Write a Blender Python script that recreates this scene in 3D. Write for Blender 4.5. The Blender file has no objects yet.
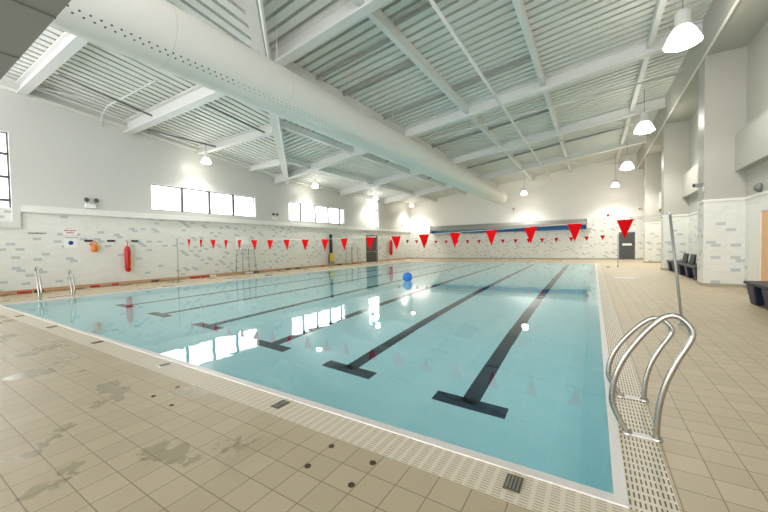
import bpy, bmesh, math, random
from mathutils import Vector, Matrix
random.seed(4)
scn = bpy.context.scene
COL = scn.collection
PI = math.pi

# ------------------------------------------------------------------ helpers
def link(o):
    COL.objects.link(o)
    return o

class MB:
    """collects shapes, then links them as ONE mesh object"""
    def __init__(s):
        s.v, s.f, s.m, s.sm = [], [], [], []
    def face(s, pts, mi=0, smooth=False):
        b = len(s.v)
        s.v += [tuple(p) for p in pts]
        s.f.append(tuple(range(b, b + len(pts)))); s.m.append(mi); s.sm.append(smooth)
    def grid(s, rows, mi=0, smooth=True, close_u=False, cap=False):
        b = len(s.v); n = len(rows[0])
        for r in rows: s.v += [tuple(p) for p in r]
        for i in range(len(rows) - 1):
            for j in range(n if close_u else n - 1):
                k = (j + 1) % n
                s.f.append((b + i*n + j, b + i*n + k, b + (i+1)*n + k, b + (i+1)*n + j)); s.m.append(mi); s.sm.append(smooth)
        if cap:
            s.f.append(tuple(b + j for j in reversed(range(n)))); s.m.append(mi); s.sm.append(False)
            e = b + (len(rows)-1)*n
            s.f.append(tuple(e + j for j in range(n))); s.m.append(mi); s.sm.append(False)
    def box(s, x0, x1, y0, y1, z0, z1, mi=0):
        p = [(x0,y0,z0),(x1,y0,z0),(x1,y1,z0),(x0,y1,z0),(x0,y0,z1),(x1,y0,z1),(x1,y1,z1),(x0,y1,z1)]
        s.hexa(p, mi)
    def hexa(s, p, mi=0):
        for q in ((3,2,1,0),(4,5,6,7),(0,1,5,4),(1,2,6,5),(2,3,7,6),(3,0,4,7)):
            s.face([p[i] for i in q], mi)
    def prism(s, a, b, prof, up=(0,0,1), mi=0):
        """sweep a closed 2D profile (side, up) straight from a to b"""
        a, b = Vector(a), Vector(b); d = (b - a).normalized()
        side = d.cross(Vector(up)).normalized(); u = side.cross(d)
        rows = [[p + side*q[0] + u*q[1] for q in prof] for p in (a, b)]
        s.grid(rows, mi, False, True, True)
    def bar(s, a, b, w, h, up=(0,0,1), mi=0):
        s.prism(a, b, [(-w/2,-h/2),(w/2,-h/2),(w/2,h/2),(-w/2,h/2)], up, mi)
    def tube(s, pts, r, n=10, mi=0, smooth=True):
        pts = [Vector(p) for p in pts]
        t0 = (pts[1]-pts[0]).normalized()
        ref = Vector((0,0,1)) if abs(t0.z) < .9 else Vector((0,1,0))
        nrm = t0.cross(ref).normalized(); rows = []
        for i, p in enumerate(pts):
            t = (pts[min(i+1,len(pts)-1)] - pts[max(i-1,0)]).normalized()
            nrm = (nrm - t*nrm.dot(t)).normalized(); bn = t.cross(nrm)
            rr = r[i] if isinstance(r, (list, tuple)) else r
            rows.append([p + (nrm*math.cos(2*PI*k/n) + bn*math.sin(2*PI*k/n))*rr for k in range(n)])
        s.grid(rows, mi, smooth, True, True)
    def lathe(s, c, prof, n=24, axis='z', mi=0, smooth=True):
        c = Vector(c); rows = []
        for r, h in prof:
            row = []
            for k in range(n):
                a = 2*PI*k/n
                q = (r*math.cos(a), r*math.sin(a), h)
                if axis == 'x': q = (h, q[0], q[1])
                if axis == 'y': q = (q[1], h, q[0])
                row.append(c + Vector(q))
            rows.append(row)
        s.grid(rows, mi, smooth, True, False)
    def build(s, name, mats, parent=None, loc=None, bevel=0, fix=True, rotz=0):
        me = bpy.data.meshes.new(name)
        me.from_pydata(s.v, [], s.f)
        mats = mats if isinstance(mats, (list, tuple)) else [mats]
        for m in mats: me.materials.append(m)
        me.polygons.foreach_set('material_index', s.m)
        me.polygons.foreach_set('use_smooth', s.sm)
        bm = bmesh.new(); bm.from_mesh(me)
        bmesh.ops.remove_doubles(bm, verts=bm.verts, dist=1e-5)
        if fix: bmesh.ops.recalc_face_normals(bm, faces=bm.faces)
        bm.to_mesh(me); bm.free(); me.update()
        o = link(bpy.data.objects.new(name, me))
        if parent: o.parent = parent
        if loc: o.location = loc
        if bevel:
            b = o.modifiers.new('bevel', 'BEVEL'); b.width = bevel; b.segments = 2; b.limit_method = 'ANGLE'
        return o

def tag(o, label=None, cat=None, group=None, kind=None):
    if label: o['label'] = label
    if cat: o['category'] = cat
    if group: o['group'] = group
    if kind: o['kind'] = kind
    return o
def thing(name, label, cat, loc=(0,0,0), group=None, rotz=0):
    o = link(bpy.data.objects.new(name, None))
    o.location = loc; o.rotation_euler = (0,0,rotz); o.empty_display_size = .1
    return tag(o, label, cat, group)
def copy_tree(o, parent=None):
    c = o.copy(); COL.objects.link(c)
    if parent: c.parent = parent
    for ch in list(o.children): copy_tree(ch, c)
    return c

# ------------------------------------------------------------------ materials
def nodes(name):
    m = bpy.data.materials.new(name); m.use_nodes = True
    nt = m.node_tree; nt.nodes.clear()
    out = nt.nodes.new('ShaderNodeOutputMaterial')
    return m, nt, out
def N(nt, t, **kw):
    n = nt.nodes.new(t)
    for k, v in kw.items(): setattr(n, k, v)
    return n
def mth(nt, op, a, b=None, c=None):
    n = N(nt, 'ShaderNodeMath', operation=op)
    for i, v in enumerate((a, b, c)):
        if v is None: continue
        if hasattr(v, 'links'): nt.links.new(v, n.inputs[i])
        else: n.inputs[i].default_value = v
    return n.outputs[0]
def mixc(nt, f, a, b, blend='MIX'):
    n = N(nt, 'ShaderNodeMix', data_type='RGBA', blend_type=blend)
    for i, v in ((0, f), (6, a), (7, b)):
        if hasattr(v, 'links'): nt.links.new(v, n.inputs[i])
        elif isinstance(v, (int, float)): n.inputs[i].default_value = v
        else: n.inputs[i].default_value = (*v, 1)
    return n.outputs[2]
def lin(r, g, b):
    f = lambda c: (c/12.92 if c <= .04045 else ((c+.055)/1.055)**2.4)
    return tuple(f(x/255) for x in (r, g, b))
def plain(name, col, rough=.5, metal=0, var=.03, scale=3, bump=0, spec=.5):
    m, nt, out = nodes(name)
    p = N(nt, 'ShaderNodeBsdfPrincipled')
    p.inputs['Roughness'].default_value = rough; p.inputs['Metallic'].default_value = metal
    p.inputs['Specular IOR Level'].default_value = spec
    g = N(nt, 'ShaderNodeNewGeometry'); no = N(nt, 'ShaderNodeTexNoise')
    no.inputs['Scale'].default_value = scale; no.inputs['Detail'].default_value = 3
    nt.links.new(g.outputs['Position'], no.inputs['Vector'])
    lo = tuple(c*(1-var) for c in col); hi = tuple(min(1, c*(1+var)) for c in col)
    nt.links.new(mixc(nt, no.outputs[0], lo, hi), p.inputs['Base Color'])
    if bump:
        b = N(nt, 'ShaderNodeBump'); b.inputs['Strength'].default_value = bump; b.inputs['Distance'].default_value = .01
        nt.links.new(no.outputs[0], b.inputs['Height']); nt.links.new(b.outputs[0], p.inputs['Normal'])
    nt.links.new(p.outputs[0], out.inputs[0])
    return m
def emit(name, col, s):
    m, nt, out = nodes(name)
    e = N(nt, 'ShaderNodeEmission'); e.inputs[0].default_value = (*col, 1); e.inputs[1].default_value = s
    nt.links.new(e.outputs[0], out.inputs[0])
    return m

def tiles_wall(name):
    """cream wall tiles, a scatter of them blue grey; joints follow the wall's own direction"""
    m, nt, out = nodes(name)
    p = N(nt, 'ShaderNodeBsdfPrincipled'); p.inputs['Roughness'].default_value = .28
    g = N(nt, 'ShaderNodeNewGeometry')
    xyz = N(nt, 'ShaderNodeSeparateXYZ'); nt.links.new(g.outputs['Position'], xyz.inputs[0])
    nn = N(nt, 'ShaderNodeSeparateXYZ'); nt.links.new(g.outputs['Normal'], nn.inputs[0])
    isx = mth(nt, 'GREATER_THAN', mth(nt, 'ABSOLUTE', nn.outputs[0]), .5)
    u = mth(nt, 'ADD', mth(nt, 'MULTIPLY', xyz.outputs[1], isx), mth(nt, 'MULTIPLY', xyz.outputs[0], mth(nt, 'SUBTRACT', 1, isx)))
    v = mth(nt, 'DIVIDE', xyz.outputs[2], .1)
    row = mth(nt, 'FLOOR', v)
    half = mth(nt, 'MULTIPLY', mth(nt, 'MODULO', mth(nt, 'ADD', row, 100), 2), .5)
    uu = mth(nt, 'ADD', mth(nt, 'DIVIDE', mth(nt, 'ADD', u, 100), .235), half)
    cx = mth(nt, 'FLOOR', uu)
    cv = N(nt, 'ShaderNodeCombineXYZ'); nt.links.new(cx, cv.inputs[0]); nt.links.new(row, cv.inputs[1]); nt.links.new(isx, cv.inputs[2])
    wn = N(nt, 'ShaderNodeTexWhiteNoise', noise_dimensions='3D'); nt.links.new(cv.outputs[0], wn.inputs['Vector'])
    wc = N(nt, 'ShaderNodeSeparateColor'); nt.links.new(wn.outputs['Color'], wc.inputs[0])
    odd = mth(nt, 'MODULO', mth(nt, 'ADD', cx, mth(nt, 'FLOOR', mth(nt, 'DIVIDE', row, 2))), 2)
    mark = mth(nt, 'MULTIPLY', mth(nt, 'GREATER_THAN', wn.outputs['Value'], .82), mth(nt, 'LESS_THAN', odd, .5))
    pale = mth(nt, 'GREATER_THAN', wc.outputs[0], .68)
    c_mark = mixc(nt, pale, lin(136, 154, 170), lin(186, 192, 190))
    base = mixc(nt, wc.outputs[1], lin(221, 221, 212), lin(228, 227, 218))
    col = mixc(nt, mark, base, c_mark)
    fu, fv = mth(nt, 'FRACT', uu), mth(nt, 'FRACT', v)
    ju = mth(nt, 'LESS_THAN', mth(nt, 'MINIMUM', fu, mth(nt, 'SUBTRACT', 1, fu)), .012)
    jv = mth(nt, 'LESS_THAN', mth(nt, 'MINIMUM', fv, mth(nt, 'SUBTRACT', 1, fv)), .03)
    j = mth(nt, 'MAXIMUM', ju, jv)
    col = mixc(nt, mth(nt, 'MULTIPLY', j, .5), col, lin(205, 203, 195))
    nt.links.new(col, p.inputs['Base Color']); nt.links.new(p.outputs[0], out.inputs[0])
    return m

def tiles_deck():
    m, nt, out = nodes('deck_tiles')
    p = N(nt, 'ShaderNodeBsdfPrincipled')
    g = N(nt, 'ShaderNodeNewGeometry')
    xyz = N(nt, 'ShaderNodeSeparateXYZ'); nt.links.new(g.outputs['Position'], xyz.inputs[0])
    T = .2145
    u = mth(nt, 'DIVIDE', mth(nt, 'ADD', xyz.outputs[0], 1.285 + T*200), T)
    v = mth(nt, 'DIVIDE', mth(nt, 'SUBTRACT', xyz.outputs[1], 1.805 - T*200), T)
    fu, fv = mth(nt, 'FRACT', u), mth(nt, 'FRACT', v)
    d = mth(nt, 'MINIMUM', mth(nt, 'MINIMUM', fu, mth(nt, 'SUBTRACT', 1, fu)), mth(nt, 'MINIMUM', fv, mth(nt, 'SUBTRACT', 1, fv)))
    joint = mth(nt, 'LESS_THAN', d, .017)
    cv = N(nt, 'ShaderNodeCombineXYZ'); nt.links.new(mth(nt, 'FLOOR', u), cv.inputs[0]); nt.links.new(mth(nt, 'FLOOR', v), cv.inputs[1])
    wn = N(nt, 'ShaderNodeTexWhiteNoise', noise_dimensions='2D'); nt.links.new(cv.outputs[0], wn.inputs['Vector'])
    tile = mixc(nt, wn.outputs['Value'], lin(198, 181, 149), lin(208, 191, 160))
    # fine speckle of the anti-slip glaze
    sp = N(nt, 'ShaderNodeTexNoise'); sp.inputs['Scale'].default_value = 90; nt.links.new(g.outputs['Position'], sp.inputs['Vector'])
    tile = mixc(nt, mth(nt, 'MULTIPLY', sp.outputs[0], .18), tile, lin(160, 148, 126))
    # splash stains left by bathers
    w = N(nt, 'ShaderNodeTexNoise'); w.inputs['Scale'].default_value = 1.15; w.inputs['Detail'].default_value = 5; w.inputs['Roughness'].default_value = .55
    nt.links.new(g.outputs['Position'], w.inputs['Vector'])
    wet = N(nt, 'ShaderNodeMapRange'); wet.inputs[1].default_value = .575; wet.inputs[2].default_value = .6
    nt.links.new(w.outputs[0], wet.inputs[0])
    near = N(nt, 'ShaderNodeMapRange'); near.inputs[1].default_value = -2.0; near.inputs[2].default_value = -2.4; nt.links.new(xyz.outputs[0], near.inputs[0])
    wetm = mth(nt, 'MULTIPLY', wet.outputs[0], near.outputs[0])
    tile = mixc(nt, mth(nt, 'MULTIPLY', wetm, .8), tile, lin(168, 156, 126))
    # broad wear
    br = N(nt, 'ShaderNodeTexNoise'); br.inputs['Scale'].default_value = .5; nt.links.new(g.outputs['Position'], br.inputs['Vector'])
    tile = mixc(nt, mth(nt, 'MULTIPLY', br.outputs[0], .12), tile, lin(150, 138, 112))
    col = mixc(nt, mth(nt, 'MULTIPLY', joint, .8), tile, lin(128, 112, 86))
    nt.links.new(col, p.inputs['Base Color'])
    r = mth(nt, 'SUBTRACT', .42, mth(nt, 'MULTIPLY', wetm, .22))
    nt.links.new(r, p.inputs['Roughness'])
    b = N(nt, 'ShaderNodeBump'); b.inputs['Strength'].default_value = .25; b.inputs['Distance'].default_value = .004
    nt.links.new(mth(nt, 'SUBTRACT', 1, joint), b.inputs['Height']); nt.links.new(b.outputs[0], p.inputs['Normal'])
    nt.links.new(p.outputs[0], out.inputs[0])
    return m

def grating(name, along):
    """cream plastic grid with rows of short slots running along the pool edge; along = 0 for X, 1 for Y"""
    m, nt, out = nodes(name)
    p = N(nt, 'ShaderNodeBsdfPrincipled'); p.inputs['Roughness'].default_value = .45
    g = N(nt, 'ShaderNodeNewGeometry')
    xyz = N(nt, 'ShaderNodeSeparateXYZ'); nt.links.new(g.outputs['Position'], xyz.inputs[0])
    l, a = xyz.outputs[along], xyz.outputs[1-along]
    off = (2.02 if along == 0 else .17)
    c = mth(nt, 'DIVIDE', mth(nt, 'SUBTRACT', a, off - 20*.0245), .0245)
    fl = mth(nt, 'FRACT', mth(nt, 'ADD', mth(nt, 'DIVIDE', mth(nt, 'ADD', l, 50), .078), mth(nt, 'MULTIPLY', mth(nt, 'MODULO', mth(nt, 'FLOOR', c), 2), .0)))
    fc = mth(nt, 'FRACT', c)
    slot = mth(nt, 'MULTIPLY', mth(nt, 'MULTIPLY', mth(nt, 'GREATER_THAN', fl, .2), mth(nt, 'LESS_THAN', fl, .86)),
               mth(nt, 'MULTIPLY', mth(nt, 'GREATER_THAN', fc, .30), mth(nt, 'LESS_THAN', fc, .68)))
    col = mixc(nt, slot, lin(234, 222, 200), lin(186, 173, 147) if along == 0 else lin(110, 100, 76))
    nt.links.new(col, p.inputs['Base Color'])
    b = N(nt, 'ShaderNodeBump'); b.inputs['Strength'].default_value = .6; b.inputs['Distance'].default_value = .01
    nt.links.new(mth(nt, 'SUBTRACT', 1, slot), b.inputs['Height']); nt.links.new(b.outputs[0], p.inputs['Normal'])
    nt.links.new(p.outputs[0], out.inputs[0])
    return m

def tank_tiles():
    m, nt, out = nodes('pool_tank_tiles')
    p = N(nt, 'ShaderNodeBsdfPrincipled'); p.inputs['Roughness'].default_value = .5
    g = N(nt, 'ShaderNodeNewGeometry')
    mp = N(nt, 'ShaderNodeVectorMath', operation='SCALE'); mp.inputs['Scale'].default_value = 5
    nt.links.new(g.outputs['Position'], mp.inputs[0])
    fl = N(nt, 'ShaderNodeVectorMath', operation='FLOOR'); nt.links.new(mp.outputs[0], fl.inputs[0])
    wn = N(nt, 'ShaderNodeTexWhiteNoise', noise_dimensions='3D'); nt.links.new(fl.outputs[0], wn.inputs['Vector'])
    nt.links.new(mixc(nt, wn.outputs['Value'], POOL_A, POOL_B), p.inputs['Base Color'])
    nt.links.new(p.outputs[0], out.inputs[0])
    return m

def water_mat():
    m, nt, out = nodes('pool_water')
    gl = N(nt, 'ShaderNodeBsdfGlass'); gl.inputs['IOR'].default_value = 1.333; gl.inputs['Roughness'].default_value = 0
    gl.inputs['Color'].default_value = (*WATER_TINT, 1)
    g = N(nt, 'ShaderNodeNewGeometry')
    no = N(nt, 'ShaderNodeTexNoise'); no.inputs['Scale'].default_value = 1.6; no.inputs['Detail'].default_value = 2
    nt.links.new(g.outputs['Position'], no.inputs['Vector'])
    b = N(nt, 'ShaderNodeBump'); b.inputs['Strength'].default_value = .05; b.inputs['Distance'].default_value = .05
    nt.links.new(no.outputs[0], b.inputs['Height']); nt.links.new(b.outputs[0], gl.inputs['Normal'])
    nt.links.new(gl.outputs[0], out.inputs[0])
    return m

def duct_mat():
    m, nt, out = nodes('duct_fabric')
    p = N(nt, 'ShaderNodeBsdfPrincipled'); p.inputs['Roughness'].default_value = .55
    tc = N(nt, 'ShaderNodeTexCoord'); xyz = N(nt, 'ShaderNodeSeparateXYZ'); nt.links.new(tc.outputs['Object'], xyz.inputs[0])
    # two staggered rows of small outlet holes along the lower pool side
    ang = mth(nt, 'ARCTAN2', xyz.outputs[2], xyz.outputs[0])
    hole = None
    for k, (a0, o) in enumerate(((DUCT_HOLE_A, 0), (DUCT_HOLE_A - .13, .5))):
        fy = mth(nt, 'SUBTRACT', mth(nt, 'FRACT', mth(nt, 'ADD', mth(nt, 'DIVIDE', mth(nt, 'ADD', xyz.outputs[1], 20), .145), o)), .5)
        dy = mth(nt, 'MULTIPLY', fy, .145)
        da = mth(nt, 'MULTIPLY', mth(nt, 'SUBTRACT', ang, a0), DUCT_R)
        r2 = mth(nt, 'ADD', mth(nt, 'MULTIPLY', dy, dy), mth(nt, 'MULTIPLY', da, da))
        h = mth(nt, 'LESS_THAN', r2, .019**2)
        hole = h if hole is None else mth(nt, 'MAXIMUM', hole, h)
    seam = mth(nt, 'LESS_THAN', mth(nt, 'FRACT', mth(nt, 'DIVIDE', mth(nt, 'ADD', xyz.outputs[1], 21), 3.0)), .006)
    c = mixc(nt, mth(nt, 'MULTIPLY', seam, .35), lin(236, 232, 224), lin(180, 178, 172))
    capped = mth(nt, 'GREATER_THAN', xyz.outputs[1], 7.4)
    nt.links.new(mixc(nt, hole, c, mixc(nt, capped, lin(96, 90, 82), lin(196, 190, 180))), p.inputs['Base Color'])
    nt.links.new(p.outputs[0], out.inputs[0])
    return m

# duct geometry is needed by its material
DUCT_X, DUCT_Z, DUCT_R = -7.55, 5.94, .64
DUCT_HOLE_A = math.radians(-49)
POOL_A, POOL_B = lin(198, 246, 252), lin(205, 248, 253)
WATER_TINT = (.985, 1, 1)

M = {}
M['wall_tile'] = tiles_wall('wall_tiles')
M['deck'] = tiles_deck()
M['grate_x'] = grating('overflow_grating', 0)
M['grate_y'] = grating('overflow_grating_side', 1)
M['tank'] = tank_tiles()
M['water'] = water_mat()
M['duct'] = duct_mat()
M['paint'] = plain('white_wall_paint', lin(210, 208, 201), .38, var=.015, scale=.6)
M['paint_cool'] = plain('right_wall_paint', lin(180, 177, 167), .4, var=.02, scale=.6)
M['paint_lamplit'] = plain('lamplit_wall_paint', lin(238, 235, 228), .4, var=.01, scale=.6)  # same wall paint made lighter: the far end's lamp light put into the colour
M['trim'] = plain('white_trim_paint', lin(232, 230, 222), .4)
M['steel_white'] = plain('white_steel_paint', lin(226, 226, 222), .45)
M['roof'] = plain('roof_deck_paint', lin(222, 223, 217), .5)
M['soffit'] = plain('grey_soffit_panels', lin(122, 124, 118), .6)
M['soffit_joint'] = plain('soffit_joint', lin(112, 114, 108), .6)
M['coping'] = plain('white_coping', lin(236, 230, 224), .35)
M['lane'] = plain('lane_marking_tile', lin(10, 52, 76), .5)
M['skirt'] = plain('brown_skirting', lin(188, 150, 112), .4)
M['skirt_far'] = plain('taupe_skirting', lin(170, 160, 140), .4)
M['chrome'] = plain('brushed_stainless', lin(186, 182, 174), .22, 1.0, var=.05, scale=40)
M['grey_metal'] = plain('grey_metal', lin(158, 158, 152), .4, .4)
M['conduit'] = plain('dark_conduit', lin(120, 124, 120), .5)
M['tray'] = plain('grey_cable_tray', lin(158, 160, 154), .5)
M['frame'] = plain('grey_window_frame', lin(92, 94, 95), .6)
M['frame_w'] = plain('white_window_frame', lin(225, 225, 222), .4)
M['door_dark'] = plain('dark_grey_door', lin(74, 74, 70), .35)
M['door_wood'] = plain('beech_door', lin(226, 178, 128), .45, var=.08, scale=6)
M['red'] = plain('red_pennant', lin(198, 6, 10), .8, var=.06, spec=.1)
M['redplastic'] = plain('red_plastic', lin(188, 16, 20), .4)
M['orange'] = plain('orange_plastic', lin(220, 120, 50), .5, var=.1, scale=20)
M['yellow'] = plain('yellow_plastic', lin(226, 200, 60), .45)
M['black'] = plain('black_plastic', lin(34, 34, 36), .5)
M['navy'] = plain('navy_plastic', lin(24, 30, 56), .45)
M['dark_bench'] = plain('charcoal_seat', lin(44, 44, 45), .5)
M['blue'] = plain('blue_cover', lin(24, 98, 168), .45, var=.15, scale=8)
M['teal'] = plain('teal_cover_foam', lin(70, 128, 150), .5, var=.15, scale=8)
M['hood'] = plain('grey_roller_hood', lin(150, 149, 143), .45)
M['ball'] = plain('blue_ball_vinyl', lin(38, 128, 226), .35)
M['white_pl'] = plain('white_plastic', lin(235, 235, 230), .4)
M['sign_blue'] = plain('sign_blue', lin(20, 70, 140), .4)
M['sign_red'] = plain('sign_red', lin(190, 60, 60), .4)
M['sign_grey'] = plain('sign_grey', lin(120, 120, 118), .4)
M['rope'] = plain('white_cord', lin(220, 220, 215), .6)
M['socket'] = plain('dark_bronze_socket', lin(84, 72, 54), .4, .5)
M['darkslot'] = plain('dark_grille', lin(108, 102, 82), .5)
M['pane'] = emit('daylit_pane', (.97, .985, 1.0), 2.1)
M['lamp'] = emit('lamp_lens', (1, .95, .86), 16)
M['reflector'] = emit('lamp_acrylic', (1, .95, .86), 5)

# ------------------------------------------------------------------ key dimensions
XL, XR, YN, YF = -18.3, 4.08, -3.0, 35.25        # room
PX0, PX1, PY0, PY1 = -14.7, .103, 2.387, 28.2    # water edge
DEPTH = 1.3
def zroof2(x): return 8.85 + .118*(x - 3.1)      # slope over the pool, rising to the right
def zroof1(y): return 8.295 - .118*y             # slope by the near left wall, falling away
VAL = -1.6                                       # valley: x + y = VAL

# ------------------------------------------------------------------ floor, gutter, coping, tank, water
def ring(mb, o, i, z, mi=0, mi_y=None):
    """flat frame between outer and inner rectangles (x0,x1,y0,y1)"""
    if mi_y is None: mi_y = mi
    for (x0, x1, y0, y1, k) in ((o[0], o[1], o[2], i[2], mi), (o[0], o[1], i[3], o[3], mi), (o[0], i[0], i[2], i[3], mi_y), (i[1], o[1], i[2], i[3], mi_y)):
        mb.face([(x0,y0,z),(x1,y0,z),(x1,y1,z),(x0,y1,z)], k)
G_OUT = (PX0 - .31, .412, 2.02, PY1 + .37)
C_OUT = (PX0 - .07, .17, 2.312, PY1 + .075)
W_ED = (PX0, PX1, PY0, PY1)
b = MB(); ring(b, (XL - .3, XR + .3, YN, YF + .3), G_OUT, 0)
fl = b.build('floor', M['deck']); tag(fl, 'beige square tiled pool deck with damp patches', 'floor', kind='structure')
b = MB(); ring(b, G_OUT, C_OUT, .002, 0, 1)
for (x0, x1, y0, y1) in ((G_OUT[0], G_OUT[1], G_OUT[2], G_OUT[2]+.001),):
    b.box(x0, x1, y0, y1, -.05, .002)
tag(b.build('trim_1', [M['grate_x'], M['grate_y']]), 'cream slotted overflow grating all round the pool', 'grating', kind='structure')
b = MB()
o, i = C_OUT, W_ED
ring(b, o, i, .012)
for (r, z0, z1) in ((o, -.02, .012), (i, -.12, .012)):
    c = [(r[0],r[2]),(r[1],r[2]),(r[1],r[3]),(r[0],r[3])]
    for k in range(4):
        a, d = c[k], c[(k+1) % 4]
        b.face([(*a,z0),(*d,z0),(*d,z1),(*a,z1)])
tag(b.build('trim_2', M['coping']), 'white coping strip along the water edge', 'coping', kind='structure')
# tank with slightly battered walls
b = MB()
top = (PX0-.001, PX1+.001, PY0-.001, PY1+.001); bot = (PX0+.12, PX1-.22, PY0+.08, PY1-.12)
tc = [(top[0],top[2]),(top[1],top[2]),(top[1],top[3]),(top[0],top[3])]
bc = [(bot[0],bot[2]),(bot[1],bot[2]),(bot[1],bot[3]),(bot[0],bot[3])]
b.face([(*p, -DEPTH) for p in bc])
for k in range(4):
    a, d, e, f = tc[k], tc[(k+1)%4], bc[(k+1)%4], bc[k]
    b.face([(*a,-.1),(*d,-.1),(*e,-DEPTH),(*f,-DEPTH)])
tank = b.build('trim_3', M['tank']); tag(tank, 'pale blue tiled pool basin with dark lane lines', 'pool basin', kind='structure')
for x, e, yt in ((-1.39, -.2, 4.27), (-3.4, -.5, 4.3), (-5.38, -.75, 4.36), (-7.76, -.6, 4.5), (-10.08, -.5, 4.52), (-12.45, -.4, 4.6)):
    b = MB()
    zb, zt = -DEPTH-.01, -DEPTH+.004
    b.hexa([(x-.115,yt,zb),(x+.115,yt,zb),(x+e+.115,PY1-.35,zb),(x+e-.115,PY1-.35,zb),(x-.115,yt,zt),(x+.115,yt,zt),(x+e+.115,PY1-.35,zt),(x+e-.115,PY1-.35,zt)])
    b.box(x-.48, x+.48, yt-.12, yt+.12, zb, zt)
    b.build('lane_marking', M['lane'], tank)
b = MB(); z = -.012
b.face([(PX0,PY0,z),(PX1,PY0,z),(PX1,PY1,z),(PX0,PY1,z)])
w = b.build('pool_water', M['water'], fix=False); tag(w, 'clear calm turquoise water filling the swimming pool', 'water', kind='stuff')
w.cycles.is_caustics_caster = True; tank.cycles.is_caustics_receiver = True
w.data.polygons[0].use_smooth=True
for q in tank.children: q.cycles.is_caustics_receiver = True

# ------------------------------------------------------------------ walls
def wall_grid(mb, axis, pos, us, zs, holes, depth, mi_fn, mi_rev, rev=None):
    """axis 'x': plane X=pos with u=Y; axis 'y': plane Y=pos with u=X. depth = signed reveal away from the room"""
    P = (lambda u, z, d=0: (pos+d, u, z)) if axis == 'x' else (lambda u, z, d=0: (u, pos+d, z))
    us, zs = sorted(us), sorted(zs)
    inh = lambda u, z: any(h[0] < u < h[1] and h[2] < z < h[3] for h in holes)
    for i in range(len(us)-1):
        for j in range(len(zs)-1):
            um, zm = (us[i]+us[i+1])/2, (zs[j]+zs[j+1])/2
            if not inh(um, zm):
                mb.face([P(us[i],zs[j]),P(us[i+1],zs[j]),P(us[i+1],zs[j+1]),P(us[i],zs[j+1])], mi_fn(um, zm))
    for (u0, u1, z0, z1) in (holes if rev is None else rev):
        c = [(u0,z0),(u1,z0),(u1,z1),(u0,z1)]
        for k in range(4):
            a, d = c[k], c[(k+1)%4]
            mb.face([P(*a),P(*d),P(*d,depth),P(*a,depth)], mi_rev)

XU = XL + .1                                       # the painted upper wall stands proud of the tiles
WIN = {1: (1.3, 3.35, 2.67, 5.95), 2: (8.0, 13.9, 3.5, 4.77), 3: (16.7, 22.85, 3.47, 4.77), 4: (26.35, 28.3, 2.66, 6.1)}
DOOR1 = (26.2, 28.25, 0, 2.6)
# tiled lower wall
b = MB()
wall_grid(b, 'x', XL, [YN, 26.2, 28.25, YF], [0, .12, 2.6, 3.2], [(26.2, 28.25, 0, 2.6)], -.18, lambda u, z: 0, 1)
# painted upper wall, its edge steps down under the tall near window
holes = [WIN[k] for k in (1,2,3,4)] + [(3.56, YF+1, 2.3, 3.06), (26.2, 28.25, 2.3, 2.62)]
us = [YN, 3.56, YF, 26.2, 28.25] + [v for k in WIN for v in WIN[k][:2]]
zs = [2.45, 2.62, 3.06, 6.2] + [v for k in WIN for v in WIN[k][2:]]
wall_grid(b, 'x', XU, us, zs, [WIN[k] for k in (1,2,3,4)] + [(3.56, YF, 2.45, 3.06)], -.2, lambda u, z: 1, 1, [WIN[k] for k in (1,2,3,4)])
b.face([(XU,YN,6.2),(XU,YF,6.2),(XU,YF,6.35),(XU,16.4,6.35),(XU,YN,8.65)], 1)
b.face([(XU,3.56,3.06),(XU,YF,3.06),(XL,YF,3.06),(XL,3.56,3.06)], 1)          # underside of the step
b.face([(XU,YN,2.45),(XU,3.56,2.45),(XL,3.56,2.45),(XL,YN,2.45)], 1)
b.face([(XU,3.56,2.45),(XU,3.56,3.06),(XL,3.56,3.06),(XL,3.56,2.45)], 1)
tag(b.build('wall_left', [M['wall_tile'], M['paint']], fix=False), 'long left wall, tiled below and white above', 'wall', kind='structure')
# far wall
b = MB()
D2 = (1.85, 2.98, 0, 2.35)
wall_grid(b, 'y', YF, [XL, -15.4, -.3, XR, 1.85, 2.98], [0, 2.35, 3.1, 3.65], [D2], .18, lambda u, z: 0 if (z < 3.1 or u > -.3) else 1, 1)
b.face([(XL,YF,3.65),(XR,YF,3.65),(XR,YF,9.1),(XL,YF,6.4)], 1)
tag(b.build('wall_far', [M['wall_tile'], M['paint_lamplit']], fix=False), 'far end wall, tiled below and white above', 'wall', kind='structure')
b = MB(); b.box(-.3, XR, YF-.03, YF, 3.62, 3.68); tag(b.build('trim_4', M['trim']), 'thin ledge over the far wall tiles', 'trim', kind='structure')
# right wall: recessed face, piers, bulkhead over the bays
b = MB()
D3 = (12.4, 13.85, 0, 2.32)
wall_grid(b, 'x', XR, [YN, 12.4, 13.85, YF], [0, 2.32, 2.82, 9.05], [D3], .18, lambda u, z: 0 if z < 2.82 else 1, 1)
for y0 in (15.1, 22.6, 30.1):
    for z0, z1, mi in ((0, 2.82, 0), (2.82, 7.6, 1)):
        y1 = y0 + .75
        b.face([(3.1,y0,z0),(XR,y0,z0),(XR,y0,z1),(3.1,y0,z1)], mi)
        b.face([(3.1,y1,z0),(3.1,y0,z0),(3.1,y0,z1),(3.1,y1,z1)], mi)
        b.face([(XR,y1,z0),(3.1,y1,z0),(3.1,y1,z1),(XR,y1,z1)], mi)
b.face([(3.1,YF,7.55),(3.1,YN,7.55),(3.1,YN,8.86),(3.1,YF,8.86)], 1)
b.face([(3.1,YN,7.55),(3.1,YF,7.55),(XR,YF,7.55),(XR,YN,7.55)], 1)
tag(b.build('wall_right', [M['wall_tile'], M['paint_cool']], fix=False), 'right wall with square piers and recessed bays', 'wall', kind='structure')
n = 5
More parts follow.
